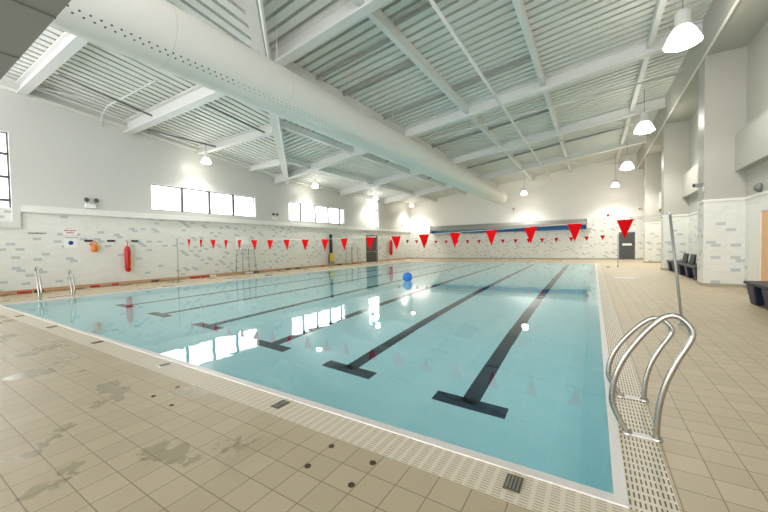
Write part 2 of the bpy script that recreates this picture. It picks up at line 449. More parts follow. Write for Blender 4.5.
for y0, y1 in ((4, 15.1), (15.85, 22.6), (23.35, 30.1)):
    b = MB(); b.box(3.83, XR, y0, y1, 3.7, 4.85)
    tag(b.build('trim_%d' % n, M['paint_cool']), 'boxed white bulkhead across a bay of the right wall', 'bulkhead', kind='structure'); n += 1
b = MB()
for y0 in (15.1, 22.6, 30.1):
    b.box(3.07, XR, y0-.03, y0, 2.78, 2.86); b.box(3.07, 3.1, y0, y0+.75, 2.78, 2.86)
for y0, y1 in ((4, 15.07), (15.85, 22.57), (23.35, 30.07), (30.85, YF-.04)):
    b.box(XR-.03, XR, y0, y1, 2.78, 2.86)
tag(b.build('trim_%d' % n, M['trim']), 'thin ledge over the tiles of the right wall', 'trim', kind='structure'); n += 1
b = MB(); b.bar((3.085, 2, 7.53), (3.085, 35.2, 7.53), .05, .06)
tag(b.build('trim_%d' % n, M['trim']), 'pale edge strip under the right upper wall', 'trim', kind='structure'); n += 1
# ledge on the left wall below the roof, falling away with the near roof slope
b = MB()
b.prism((XU+.06, -2.5, 8.07), (XU+.06, 16.6, 6.24), [(-.06,-.05),(.06,-.05),(.06,.05),(-.06,.05)])
b.prism((XU+.06, 16.6, 6.2), (XU+.06, 35.2, 6.2), [(-.06,-.05),(.06,-.05),(.06,.05),(-.06,.05)])
tag(b.build('trim_%d' % n, M['trim']), 'sloping ledge along the top of the left wall', 'trim', kind='structure'); n += 1
b = MB(); b.box(XU, XU+.035, 3.58, 35.2, 3.06, 3.32)
tag(b.build('trim_%d' % n, M['trim']), 'white sill band over the left wall tiles', 'trim', kind='structure'); n += 1
# skirtings
b = MB(); b.box(XL, XL+.03, YN, 26.1, 0, .13); b.box(XL, XL+.03, 28.35, YF, 0, .13)
tag(b.build('baseboard_left', M['skirt']), 'brown tiled skirting of the left wall', 'baseboard', kind='structure')
b = MB(); b.box(XL+.04, 1.83, YF-.03, YF, 0, .12); b.box(3.0, XR-.04, YF-.03, YF, 0, .12)
tag(b.build('baseboard_far', M['skirt_far']), 'taupe tiled skirting of the far wall', 'baseboard', kind='structure')
b = MB()
for y0 in (15.1, 22.6, 30.1):
    b.box(3.07, XR-.03, y0-.03, y0, 0, .1); b.box(3.07, 3.1, y0, y0+.75, 0, .1)
for y0, y1 in ((14.65, 15.06), (15.86, 22.56), (23.36, 30.06), (30.86, YF-.04)): b.box(XR-.03, XR, y0, y1, 0, .1)
tag(b.build('baseboard_right', M['skirt_far']), 'taupe tiled skirting of the right wall', 'baseboard', kind='structure')

# ------------------------------------------------------------------ windows and doors
def window(k, mull, trans, fr, label):
    y0, y1, z0, z1 = WIN[k]; X = XU - .14; t = .05
    b = MB()
    b.box(X-.04, X+.02, y0, y1, z0, z0+t); b.box(X-.04, X+.02, y0, y1, z1-t, z1)
    b.box(X-.04, X+.02, y0, y0+t, z0+t, z1-t); b.box(X-.04, X+.02, y1-t, y1, z0+t, z1-t)
    f = b.build('window_%d' % k, fr); tag(f, label, 'window', kind='structure')
    for y in mull:
        b = MB(); b.box(X-.04, X+.09, y-.06, y+.06, z0+t, z1-t); b.build('mullion', fr, f)
    for z in trans:
        b = MB(); b.box(X-.04, X+.07, y0+t, y1-t, z-.05, z+.05); b.build('transom', fr, f)
    b = MB(); b.box(X-.03, X-.01, y0+t, y1-t, z0+t, z1-t); b.build('pane', M['pane'], f)
window(1, [2.3], [3.47, 4.32, 5.16], M['frame'], 'tall window at the near end of the left wall')
window(2, [9.47, 10.95, 12.42], [], M['frame'], 'four light strip window high on the left wall')
window(3, [17.88, 19.4, 20.9, 22.36], [], M['frame'], 'farther strip window high on the left wall')
window(4, [], [3.4, 4.15, 5.08, 5.9], M['frame'], 'tall window over the dark double door')
# door_1: dark double door under window 4
b = MB(); X = XL - .08
b.box(X-.05, X+.06, 26.2, 26.28, 0, 2.6); b.box(X-.05, X+.06, 28.17, 28.25, 0, 2.6); b.box(X-.05, X+.06, 26.28, 28.17, 2.5, 2.6)
d1 = b.build('door_1', M['door_dark']); tag(d1, 'dark grey double door in the left wall under the tall window', 'door', kind='structure')
for y0, y1, hy in ((26.29, 27.215, 27.12), (27.235, 28.16, 27.33)):
    b = MB(); b.box(X-.03, X+.02, y0, y1, .01, 2.49); lf = b.build('door_leaf', M['door_dark'], d1)
    b = MB(); b.box(X+.02, X+.06, y0+.1, y1-.1, 1.0, 1.06); b.build('push_bar', M['grey_metal'], lf)
b = MB(); Y = YF + .08
b.box(1.85, 1.92, Y-.06, Y+.05, 0, 2.35); b.box(2.91, 2.98, Y-.06, Y+.05, 0, 2.35); b.box(1.92, 2.91, Y-.06, Y+.05, 2.28, 2.35)
d2 = b.build('door_2', M['door_dark']); tag(d2, 'dark grey door in the far wall with pale push plate', 'door', kind='structure')
b = MB(); b.box(1.925, 2.905, Y-.03, Y+.02, .01, 2.275); lf = b.build('door_leaf', M['door_dark'], d2)
b = MB(); b.box(2.1, 2.75, Y-.08, Y-.03, 1.2, 1.38); b.build('push_plate', M['white_pl'], lf)
b = MB(); X = XR + .02
b.box(XR-.04, XR+.1, 13.85, 14.6, 0, 2.57); b.box(XR-.04, XR+.1, 12.0, 13.85, 2.32, 2.57); b.box(XR-.04, XR+.1, 12.0, 12.4, 0, 2.32)
d3 = b.build('door_3', M['trim']); tag(d3, 'light wooden door in a wide white frame, right wall', 'door', kind='structure')
b = MB(); b.box(X-.03, X+.06, 12.4, 13.85, .005, 2.32); lf = b.build('door_leaf', M['door_wood'], d3)

# ------------------------------------------------------------------ roof deck: two corrugated slopes meeting in a valley
PITCH = .355
PROF = [(0, 0), (.245, 0), (.2, .19), (.395, .19), (.355, 0)]
b = MB()
ys = []
y = YN
while y < YF + .3:
    for dy, dz in PROF[:-1]: ys.append((y+dy, dz))
    y += PITCH
for (ya, da), (yb, db) in zip(ys, ys[1:]):
    xa, xb = max(XL-.3, VAL-ya), max(XL-.3, VAL-yb)
    b.face([(xa,ya,zroof2(xa)+da),(3.3,ya,zroof2(3.3)+da),(3.3,yb,zroof2(3.3)+db),(xb,yb,zroof2(xb)+db)])
xs = []
x = XL - .3
while x < 1.5:
    for dx, dz in PROF[:-1]: xs.append((x+dx, dz))
    x += PITCH
for (xa, da), (xb, db) in zip(xs, xs[1:]):
    ya, yb = max(YN, VAL-xa), max(YN, VAL-xb)
    if ya > YN or yb > YN:
        b.face([(xa,YN,zroof1(YN)+da),(xb,YN,zroof1(YN)+db),(xb,yb,zroof1(yb)+db),(xa,ya,zroof1(ya)+da)])
tag(b.build('ceiling', M['roof'], fix=False), 'pale grey ribbed metal roof deck in two slopes', 'ceiling', kind='structure')
# soffit over the near end
b = MB()
b.box(XL+.05, XR, YN, .555, 2.6, 2.95)
sf = b.build('trim_%d' % n, M['soffit']); tag(sf, 'dark grey panelled soffit over the near end', 'soffit', kind='structure'); n += 1
b = MB()
for x in [XL + .6*k for k in range(1, 37)]: b.box(x-.004, x+.004, YN, .554, 2.592, 2.601)
for y in (-.6, 0, ): b.box(XL+.06, XR-.01, y-.004, y+.004, 2.592, 2.601)
b.build('panel_joint', M['soffit_joint'], sf)

# ------------------------------------------------------------------ steel roof members
def ibeam_profile(w, h):
    t, fl_ = .04, .05
    return [(-w/2,-h),(w/2,-h),(w/2,-h+fl_),(t/2,-h+fl_),(t/2,-fl_),(w/2,-fl_),(w/2,0),(-w/2,0),(-w/2,-fl_),(-t/2,-fl_),(-t/2,-h+fl_),(-w/2,-h+fl_)]
def box_profile(w, h): return [(-w/2,-h),(w/2,-h),(w/2,0),(-w/2,0)]
def member(name, a, c, prof, label, cat, group, mat='steel_white'):
    a, c = Vector(a), Vector(c)
    b = MB(); b.prism((0,0,0), c - a, prof)
    o = b.build(name, M[mat]); o.location = a
    return tag(o, label, cat, group)
eps = .01
# rafters across the hall (rise to the right)
for (Y, x0, lab) in ((7.1, -8.6, 'nearest white steel rafter, rising right from the duct to the right wall'),
                     (15.45, XL+.15, 'second white steel rafter from the camera, running wall to wall'),
                     (22.3, XL+.15, 'third white steel rafter from the camera, running wall to wall'),
                     (29.3, XL+.15, 'farthest white steel rafter, near the end wall')):
    member('roof_rafter', (x0, Y, zroof2(x0)-eps), (3.09, Y, zroof2(3.09)-eps), ibeam_profile(.3, .5), lab, 'roof beam', 'steel rafters across the hall')
# purlins along the hall
PUR = (-14.9, -11.6, -8.3, -4.95, -1.75, 1.7)
words = ('first', 'second', 'third', 'fourth', 'fifth', 'sixth')
for k, X in enumerate(PUR):
    y0 = max(VAL - X + .2, .8)
    member('roof_purlin', (X, y0, zroof2(X)-eps), (X, YF-.02, zroof2(X)-eps), box_profile(.17, .3 if k != 3 else .34),
           'white steel purlin running to the far wall, %s from the left wall' % words[k], 'purlin', 'steel purlins along the hall')
# members of the near left slope, level across
for (Y, w, h, lab) in ((3.72, .28, .42, 'pale steel beam nearest the grey soffit, by the left wall'),
                       (7.1, .34, .55, 'deep white beam left of the duct, second from the soffit'),
                       (10.35, .26, .4, 'white beam left of the duct, third from the soffit'),
                       (13.6, .24, .34, 'short white beam left of the duct, last before the valley')):
    member('cross_beam', (XL+.12, Y, zroof1(Y)-eps), (VAL - Y - .15, Y, zroof1(Y)-eps), ibeam_profile(w, h), lab, 'roof beam', 'beams of the near left slope')
a = Vector((-18.0, 16.4, zroof2(-18.0)-.03)); c = Vector((-.6, -1.0, zroof2(-.6)-.03))
member('valley_beam', a, c, ibeam_profile(.3, .4), 'white valley beam crossing diagonally above the duct', 'roof beam', None)
def pipe(name, pts, r, mat, label, cat, group=None):
    p0 = Vector(pts[0])
    b = MB(); b.tube([Vector(p) - p0 for p in pts], r, 8)
    o = b.build(name, M[mat]); o.location = p0
    return tag(o, label, cat, group)
z2 = lambda x, d: zroof2(x) - d
pipe('drain_pipe', [(-16.6,15.2,5.93),(-10.9,9.6,6.62),(-8.0,6.75,6.95),(-5.2,4.0,7.28)], .05, 'steel_white', 'thin white pipe running beside the valley beam', 'pipe')
pipe('service_pipe', [(-3.3,1.2,7.38),(-3.3,35.2,7.38)], .055, 'steel_white', 'straight white pipe hung along the hall right of the duct', 'pipe')
pipe('wall_pipe', [(-17.5,3.95,7.66),(-17.2,7.05,7.68)], .05, 'steel_white', 'white pipe under the roof beside the near left wall', 'pipe')
pipe('branch_pipe', [(-18.1,6.1,6.95),(-17.6,6.0,7.36),(-16.8,5.9,7.44),(-12.9,5.95,7.42)], .035, 'steel_white', 'thin white pipe dropping down the left wall from the duct', 'pipe')
for pts, lab in (([(-15.0,3.95,7.38),(-15.3,6.85,7.02)], 'dark conduit left of the duct between the two beams nearest the soffit'),
                 ([(-17.0,7.4,6.95),(-16.2,10.15,6.7)], 'dark conduit by the left wall behind the deep white beam'),
                 ([(-12.4,7.35,6.98),(-12.5,10.15,6.7)], 'dark conduit close to the left side of the duct'),
                 ([(-8.6,4.6,7.3),(-8.3,5.9,7.2)], 'short dark rod beside the valley beam above the duct')):
    pipe('conduit', pts, .04, 'conduit', lab, 'conduit', 'dark conduits under the roof')
rows = ((8.95, -8.3, -4.95, 'right of the duct, nearest'), (10.45, -8.3, -4.95, 'right of the duct, second nearest'),
        (13.4, -8.3, -4.95, 'right of the duct before the second rafter'), (8.5, -4.8, -1.9, 'left of the long service pipe, nearest'),
        (13.2, -4.8, -1.9, 'left of the long service pipe, second'), (18.9, -11.5, -1.8, 'crossing behind the second rafter'),
        (25.6, -11.5, 1.6, 'crossing behind the third rafter'))
for Y, x0, x1, lab in rows:
    member('cable_tray', (x0, Y, z2(x0,.05)), (x1, Y, z2(x1,.05)), box_profile(.08, .1), 'grey cable tray under the roof, ' + lab, 'cable tray', 'cable trays under the roof', 'tray')
for pts, lab in (([(-7.2,16.6,z2(-7.2,.5)),(3.0,17.9,z2(3.0,.6))], 'thin white pipe crossing just behind the second rafter'),
                 ([(-7.0,23.2,z2(-7,.45)),(1.9,23.9,z2(1.9,.5)),(2.3,20.4,7.75)], 'thin white pipe crossing behind the third rafter to a lamp'),
                 ([(-3.1,28.6,z2(-3.1,.5)),(2.4,34.9,8.1)], 'thin white rod slanting to the far right corner'),
                 ([(-12.2,16.2,z2(-12.2,.5)),(-15.8,23.6,z2(-15.8,.5))], 'thin white rod slanting between rafters over the left side')):
    pipe('tie_rod', pts, .035, 'steel_white', lab, 'rod', 'thin white rods under the roof')

# ------------------------------------------------------------------ ventilation duct
duct = thing('ventilation_duct', 'huge round white ventilation duct hung along the hall', 'duct', (DUCT_X, -2.4, DUCT_Z))
b = MB(); L = 35.6
b.lathe((0,0,0), [(DUCT_R, 0), (DUCT_R, L)], 64, 'y'); b.build('duct_shell', M['duct'], duct)
b = MB(); b.lathe((0,0,0), [(DUCT_R, L), (DUCT_R+.015, L+.01), (DUCT_R+.015, L+.1), (DUCT_R-.05, L+.12), (.001, L+.13)], 48, 'y'); b.build('end_cap', M['trim'], duct)
for y in (5.6, 8.6, 14.6, 20.6, 26.6, 32.6):
    for s in (-1, 1):
        zt = zroof2(DUCT_X) - DUCT_Z
        b = MB(); b.tube([(s*.5, y, .42), (s*.5, y, zt-.02)], .012, 6); b.build('hanger_rod', M['steel_white'], duct)

# ------------------------------------------------------------------ pendant lamps
def lamp(loc, ztop, label, group, s=1.0, watts=130):
    t = thing('pendant_lamp', label, 'lamp', loc, group)
    b = MB(); b.lathe((0,0,0), [(.001,.86*s),(.15*s,.86*s),(.17*s,.82*s),(.18*s,.5*s),(.2*s,.46*s),(.2*s,.4*s)], 24); b.build('housing', M['white_pl'], t)
    b = MB(); b.lathe((0,0,0), [(.2*s,.42*s),(.28*s,.3*s),(.36*s,.12*s),(.41*s,0),(.40*s,0),(.35*s,.12*s),(.27*s,.29*s),(.19*s,.4*s),(.001,.4*s)], 32); sh = b.build('lamp_shade', M['reflector'], t)
    b = MB(); b.lathe((0,0,0), [(.392*s,.02*s),(.3*s,-.05*s),(.15*s,-.08*s),(.001,-.09*s)], 32); b.build('lens', M['lamp'], sh)
    b = MB(); b.tube([(0,0,.85*s),(0,0,ztop-loc[2])], .012, 6); b.build('cord', M['grey_metal'], t)
    li = bpy.data.lights.new('lamp_light', 'SPOT'); li.energy = watts*1.9; li.color = (1, .985, .955); li.shadow_soft_size = .32
    li.spot_size = math.radians(140); li.spot_blend = .7; li.cycles.is_caustics_light = True
    lo = link(bpy.data.objects.new('lamp_light', li)); lo.parent = t; lo.location = (0, 0, -.36*s)
    return t
for k, (x, y, zz, lab) in enumerate(((2.05, 12.2, 6.85, 'large glowing bell pendant lamp at top right'),
        (2.05, 20.3, 6.75, 'glowing bell pendant lamp beyond the largest one on the right'), (1.95, 28.4, 6.5, 'glowing pendant lamp third along the right side'),
        (1.5, 33.2, 6.02, 'smallest glowing pendant lamp on the right, close to the far wall'))):
    lamp((x, y, zz), zroof2(x), lab, 'pendant lamps along the right side', 1 if k < 3 else .7, (50, 125, 180, 85)[k])
lamp((-5.4, 33.2, 6.05), zroof2(-5.4), 'glowing pendant lamp by the far wall beyond the end of the duct', None, .7, 80)
for k, (y, lab) in enumerate(((10.2, 'glowing pendant lamp by the left wall above the four light window'),
        (18.3, 'glowing pendant lamp by the left wall above the farther strip window'), (26.3, 'glowing pendant lamp by the left wall beside the tall window over the door'),
        (33.6, 'glowing pendant lamp in the far left corner'))):
    x = -17.2
    zz = 6.1 if k > 0 else 6.05
    zr = zroof2(x) if y > VAL - x else zroof1(y)
    lamp((x, y, min(zz, zr-.55)), zr, lab, 'pendant lamps along the left wall', .6, (45, 55, 70, 110)[k])

# ------------------------------------------------------------------ backstroke flags and posts
def interp(x, tab):
    for (xa, za), (xb, zb) in zip(tab, tab[1:]):
        if xa <= x <= xb: return za + (zb-za)*(x-xa)/(xb-xa)
    return tab[-1][1]
tabN = [(-16.2,2.05),(-15.2,1.99),(-13.36,1.91),(-11.6,1.86),(-9.84,1.82),(-7.24,1.78),(-4.64,1.79),(-2.94,1.83),(-1.19,1.89),(.53,1.95),(1.2,2.02)]
tabF = [(-16.2,2.1),(-13.06,2.0),(-10.49,1.89),(-7.95,1.86),(-4.58,1.84),(-2.06,1.86),(-.37,1.9),(1.26,1.98)]
def flags(Y, tab, xs, w, h, label):
    t = thing('flag_line', label, 'flag line', (tab[0][0], Y, tab[0][1]), 'backstroke flag lines over the pool')
    o = Vector(t.location)
    b = MB(); b.tube([Vector((x + (.045 if k == 0 else -.05 if k == len(tab)-1 else 0), Y, z)) - o for k, (x, z) in enumerate(tab)], .005, 6); b.build('cord', M['rope'], t)
    for k, x in enumerate(xs):
        za, zb = interp(x-w/2, tab), interp(x+w/2, tab); tw = random.uniform(-.03, .03)
        b = MB(); th = .004
        P = [Vector((x-w/2, Y-tw, za)), Vector((x+w/2, Y+tw, zb)), Vector((x+random.uniform(-.02,.02), Y+random.uniform(-.03,.03), (za+zb)/2-h))]
        P = [p - o for p in P]
        e = Vector((0, th, 0))
        b.face([p - e for p in P]); b.face([p + e for p in reversed(P)])
        for i in range(3):
            q, r = P[i], P[(i+1) % 3]; b.face([q-e, q+e, r+e, r-e])
        b.build('pennant', M['red'], t)
    return t
xsN = (-15.18,-14.24,-13.36,-12.47,-11.6,-10.73,-9.84,-9.0,-8.11,-7.24,-6.47,-5.51,-4.64,-3.79,-2.94,-2.05,-1.19,-.33,.53)
flags(8.1, tabN, xsN, .28, .38, 'nearer line of large red pennants strung across the pool')
flags(24.8, tabF, [.48 - .85*k for k in range(18)], .27, .3, 'farther line of small red pennants strung across the pool')
def post(base, top, label):
    t = thing('flag_post', label, 'post', base, 'posts of the flag lines')
    d = Vector(top) - Vector(base)
    b = MB(); b.tube([(0,0,.01), d], .022, 10); pl_ = b.build('pole', M['grey_metal'], t)
    b = MB(); b.lathe((0,0,0), [(.001,.0),(.07,0),(.07,.012),(.035,.02),(.03,.06)], 16); b.build('base_collar', M['grey_metal'], t)
    b = MB(); b.tube([d + Vector((0,0,-.02)), d + Vector((0,0,.02))], .025, 10); b.build('cap', M['white_pl'], pl_)
post((1.36, 7.95, 0), (1.2, 8.1, 2.03), 'grey leaning flag post on the right deck behind the grab rails')
post((-16.2, 8.1, 0), (-16.2, 8.1, 2.07), 'thin grey flag post on the left deck near the red torpedo float')
post((1.26, 24.8, 0), (1.26, 24.8, 2.0), 'thin grey flag post beside the far dark door')
post((-16.2, 24.8, 0), (-16.2, 24.8, 2.12), 'thin grey flag post before the dark double door')

# ------------------------------------------------------------------ grab rails and ladders
def smooth_path(pts, sub=6):
    pts = [Vector(p) for p in pts]; out = []
    for i in range(len(pts)-1):
        p0, p1, p2, p3 = pts[max(i-1,0)], pts[i], pts[i+1], pts[min(i+2,len(pts)-1)]
        for k in range(sub):
            t = k/sub
            out.append(.5*((2*p1) + (p2-p0)*t + (2*p0-5*p1+4*p2-p3)*t*t + (3*p1-p0-3*p2+p3)*t**3))
    out.append(pts[-1]); return out
LOOP = [(.225,.0),(.195,.06),(.14,.18),(.125,.27),(.145,.42),(.2,.58),(.28,.73),(.37,.86),(.455,.945),(.525,.955),(.585,.9),(.61,.83),(.585,.75),(.53,.63),(.465,.45),(.425,.27),(.41,.1),(.41,0)]
def rail(loc, fx, hs, label, group, drop=False):
    t = thing('grab_rail', label, 'grab rail', loc, group)
    pts = [(fx*(x-.3), 0, z*hs + .004) for x, z in LOOP]
    b = MB(); b.tube(smooth_path(pts), .0215, 12); b.build('rail_tube', M['chrome'], t)
    for x in (.225, .41):
        b = MB(); b.lathe((fx*(x-.3),0,0), [(.001,.022),(.032,.022),(.036,.015),(.04,.004),(.04,0),(.001,0)], 16); b.build('floor_flange', M['chrome'], t)
    b = MB(); b.box(min(fx*-.085, fx*.12), max(fx*-.085, fx*.12), -.03, .03, .004, .012); b.build('base_plate', M['coping'], t)
    return t
rail((.3, 3.23, .004), 1, 1.0, 'nearest curved stainless grab rail at the right pool edge', 'stainless grab rails of the right ladder')
rail((.3, 3.98, .004), 1, .83, 'curved stainless grab rail behind the nearest one at the right edge', 'stainless grab rails of the right ladder')
rail((-14.9, 3.25, .004), -1, 1.1, 'slim stainless grab rail nearest the left pool corner', 'stainless grab rails of the left ladder')
rail((-14.9, 4.05, .004), -1, .92, 'second slim stainless grab rail along the left pool edge', 'stainless grab rails of the left ladder')
# ladder treads and stiles hang in the water below each pair of rails
def steps(x, y0, y1, sx, label):
    t = thing('pool_ladder', label, 'ladder', (x, (y0+y1)/2, -.05)); w = (y1-y0)/2
    for s in (-1, 1):
        b = MB(); b.tube([(0, s*w, 0), (0, s*w, -1.1)], .02, 8); b.build('stile', M['chrome'], t)
    for k in range(3):
        b = MB(); b.box(-.05, .05, -w, w, -.3-.3*k, -.27-.3*k); b.build('tread', M['white_pl'], t)
steps(PX0+.17, 3.3, 4.0, -1, 'submerged ladder steps under the left grab rails')

# ------------------------------------------------------------------ deck fittings
def anchor(x, y, label, shiny=False):
    t = thing('lane_anchor', label, 'anchor', (x, y, .003), 'lane rope anchors set in the near grating')
    b = MB(); b.box(-.05, .05, -.075, .075, 0, .008); cp_ = b.build('cover_plate', M['white_pl' if shiny else 'darkslot'], t)
    b = MB()
    for k in range(4): b.box(-.036 + k*.021, -.028 + k*.021, -.06, .06, .008, .014)
    b.build('grille_bar', M['grey_metal'], cp_)
for k, (x, sh, lab) in enumerate(((-.43, 0, 'small steel lane anchor set in the grating nearest the right corner'), (-2.58, 0, 'dark lane anchor in the grating, second from the right corner'),
        (-4.8, 1, 'pale lane anchor in the grating, third from the right corner'), (-7.03, 0, 'dark lane anchor in the grating, fourth from the right corner'),
        (-9.35, 0, 'dark lane anchor in the grating, fifth from the right corner'), (-11.7, 0, 'dark lane anchor in the grating, farthest from the right corner'))):
    anchor(x, 2.19, lab, sh)
for k, (x, y, lab) in enumerate(((-1.318, 1.915, 'dark bronze floor socket nearest the grating and right corner'), (-1.312, 1.662, 'dark bronze floor socket second nearest the right corner, away from the grating'),
        (-1.70, 1.92, 'dark bronze floor socket by the grating, left of the nearest pair'), (-1.69, 1.657, 'dark bronze floor socket left of the nearest pair, away from the grating'),
        (-3.9, 1.66, 'small floor socket by the damp tiles, farthest left'), (-3.51, 1.65, 'small floor socket by the damp tiles, right of the farthest left one'), (-3.92, 1.91, 'small floor socket by the damp tiles, close to the grating'))):
    b = MB(); b.lathe((0,0,0), [(.001,.003),(.012,.003),(.015,.005),(.021,.005),(.023,0),(.001,0)], 20)
    o = b.build('floor_socket', M['socket']); o.location = (x, y, 0); tag(o, lab, 'floor socket', 'sockets in the near deck')
b = MB(); b.box(-.35,.35,-.2,.2,0,.006); o = b.build('floor_hatch', M['coping']); o.location = (1.1, 17.3, 0); tag(o, 'pale rectangular access hatch in the right deck', 'hatch')
b = MB(); b.lathe((0,0,0), [(.001,.03),(.08,.03),(.1,.0),(.001,0)], 16); o = b.build('floor_drain', M['socket']); o.location = (.76, 24.65, 0); tag(o, 'small dark floor drain on the far right deck', 'drain')

# ------------------------------------------------------------------ left wall fittings
def lifeguard_chair(loc, label):
    t = thing('lifeguard_chair', label, 'lifeguard chair', loc, 'lifeguard chairs along the left wall')
    for sx in (-1, 1):
        for sy in (-1, 1):
            b = MB(); b.tube([(sx*.34, sy*.46, 0), (sx*.26, sy*.4, 1.55)], .03, 8); b.build('leg', M['grey_metal'], t)
    b = MB(); b.box(-.28, .3, -.4, .4, 1.53, 1.59); b.build('seat', M['white_pl'], t)
    b = MB(); b.box(-.3, -.25, -.38, .38, 1.8, 2.25); b.build('backrest', M['white_pl'], t)
    for sy in (-1, 1):
        b = MB(); b.tube([(-.28, sy*.4, 1.55), (-.28, sy*.4, 2.25)], .022, 8); b.build('back_post', M['white_pl'], t)
        b = MB(); b.tube([(.26, sy*.4, 1.56), (.26, sy*.4, 1.85), (-.28, sy*.4, 1.87)], .02, 8); b.build('armrest', M['white_pl'], t)
    for z in (.35, .7, 1.1):
        q = .34 - .08*z/1.55; y = .46 - .06*z/1.55
        b = MB(); b.tube([(q, -y, z), (q, y, z)], .022, 8); b.build('rung', M['white_pl'], t)
lifeguard_chair((-17.7, 12.75, 0), 'white tubular lifeguard chair nearest on the left deck')
lifeguard_chair((-17.7, 23.2, 0), 'white tubular lifeguard chair farther off near the dark double door')
for y, lab in ((5.55, 'black wall hook above the orange throw bag'), (6.34, 'black wall hook between the orange bag and red float'), (7.25, 'black wall hook right of the red torpedo float')):
    b = MB(); b.box(0, .02, -.14, .14, -.04, .04); b.tube([(.01,-.1,0),(.1,-.1,0),(.1,-.1,.05)], .012, 6); b.tube([(.01,.1,0),(.1,.1,0),(.1,.1,.05)], .012, 6)
    o = b.build('wall_hook', M['black']); o.location = (XL, y, 1.98); tag(o, lab, 'hook', 'hooks on the left wall')
t = thing('torpedo_float', 'red torpedo rescue float hanging on the left wall', 'rescue float', (XL+.14, 6.9, .55))
b = MB(); b.lathe((0,0,0), [(.001,0),(.07,.03),(.11,.12),(.12,.5),(.12,.95),(.1,1.1),(.05,1.2),(.001,1.22)], 16); b.build('float_body', M['redplastic'], t)
b = MB(); b.tube([(0,0,1.2),(0,.02,1.35),(-.1,0,1.45),(-.13,0,1.42)], .015, 6); b.build('strap', M['redplastic'], t)
b = MB(); b.tube([(.1,.06,.2),(.13,.09,.4),(.12,.08,.75)], .018, 6); b.build('rope', M['yellow'], t)
t = thing('throw_bag', 'orange and yellow rescue throw bag on the left wall', 'throw bag', (XL+.12, 5.7, 1.5))
b = MB(); b.lathe((0,0,0), [(.001,0),(.09,.02),(.11,.15),(.1,.28),(.001,.31)], 14); b.build('bag', M['orange'], t)
b = MB(); b.tube([(0,-.14,.3),(0,-.08,.43),(.02,.02,.44),(.03,.1,.36),(.02,.02,.28),(0,-.1,.3)], .03, 8); b.build('rope_coil', M['orange'], t)
b = MB(); b.tube([(.04,.1,.3),(.08,.12,.1),(.06,.08,.02)], .025, 8); b.build('rope_tail', M['yellow'], t)
t = thing('rescue_board', 'black and yellow rescue board standing against the left wall', 'rescue board', (XL+.2, 20.95, 0.32))
b = MB(); b.hexa([(-.06,-.17,.72),(.04,-.17,.72),(.04,.17,.72),(-.06,.17,.72),(-.06,-.14,2.25),(.04,-.14,2.25),(.04,.14,2.25),(-.06,.14,2.25)]); b.build('upper_panel', M['black'], t, bevel=.03)
b = MB(); b.hexa([(-.06,-.3,.06),(.06,-.3,.06),(.06,.34,.06),(-.06,.34,.06),(-.06,-.24,.71),(.06,-.24,.71),(.06,.24,.71),(-.06,.24,.71)]); b.build('lower_panel', M['yellow'], t, bevel=.03)
b = MB(); b.tube([(.06,-.28,.7),(.08,-.36,.35),(.06,-.34,.02)], .05, 8); b.build('strap', M['black'], t)
b = MB(); b.box(-.08,.08,-.3,.3,-.32,.05); b.build('foot_stand', M['grey_metal'], t)
t = thing('torpedo_float', 'slim red rescue float on the left wall beyond the double door', 'rescue float', (XL+.2, 30.5, .55))
b = MB(); b.lathe((0,0,0), [(.001,0),(.12,.05),(.17,.3),(.17,1.3),(.1,1.55),(.001,1.6)], 14); b.build('float_body', M['redplastic'], t)
b = MB(); b.tube([(0,0,1.58),(-.1,0,1.66),(-.13,0,1.6)], .02, 6); b.build('strap', M['redplastic'], t)
def sign(y0, y1, z0, z1, label, marks):
    t = thing('wall_sign', label, 'sign', (XL+.002, (y0+y1)/2, (z0+z1)/2))
    w, h = (y1-y0)/2, (z1-z0)/2
    b = MB(); b.box(0, .01, -w, w, -h, h); b.build('sign_board', M['white_pl'], t)
    marks(t, w, h)
def m1(t, w, h):
    b = MB(); rnd = random.Random(2)
    for zz, a in ((.4, .85), (-.3, .5)):
        y = -w*a
        while y < w*a:
            l = rnd.uniform(.02, .05); b.box(.01, .013, y, min(y+l, w*a), h*zz-.022, h*zz+.022); y += l + .015
    b.build('lettering', M['sign_red'], t)
def m2(t, w, h):
    b = MB(); rnd = random.Random(5); y = -w*.85
    while y < w*.85:
        l = rnd.uniform(.02, .04); b.box(.01, .013, y, y+l, h*.75, h*.9); y += l + .012
    b.build('lettering', M['sign_grey'], t)
    b = MB(); b.lathe((.01,0,-.03), [(.001,.004),(.085,.004),(.085,0)], 28, 'x'); b.build('round_symbol', M['sign_blue'], t)
sign(4.74, 5.2, 2.22, 2.48, 'upper white sign with red lettering on the near left wall', m1)
sign(4.76, 5.19, 1.7, 2.15, 'white sign with a blue round symbol below the red lettered sign', m2)
b = MB(); rnd = random.Random(8); y = -.25
while y < .25:
    b.box(0, .012, y, y+.022, -.03, .03); y += .04
o = b.build('wall_lettering', M['sign_grey']); o.location = (XL, 4.0, 2.27); tag(o, 'row of small grey raised letters on the near left tiles', 'lettering')
def twin_light(loc, label):
    t = thing('emergency_light', label, 'emergency light', loc, 'twin spot emergency lights')
    b = MB(); b.box(0, .12, -.18, .18, -.14, .06); b.build('battery_box', M['white_pl'], t, bevel=.015)
    for s in (-1, 1):
        b = MB(); b.tube([(.08, s*.12, .06), (.1, s*.14, .14)], .015, 6); hd = b.build('spot_arm', M['grey_metal'], t)
        b = MB(); b.lathe((.08, s*.16, .2), [(.001,0),(.06,.0),(.09,.1),(.085,.11),(.001,.09)], 16, 'x'); b.build('spot_head', M['frame'], hd)
twin_light((XU, 5.63, 3.5), 'twin headed emergency light left of the four light window')
twin_light((XU, 15.35, 3.58), 'twin headed emergency light between the two strip windows')
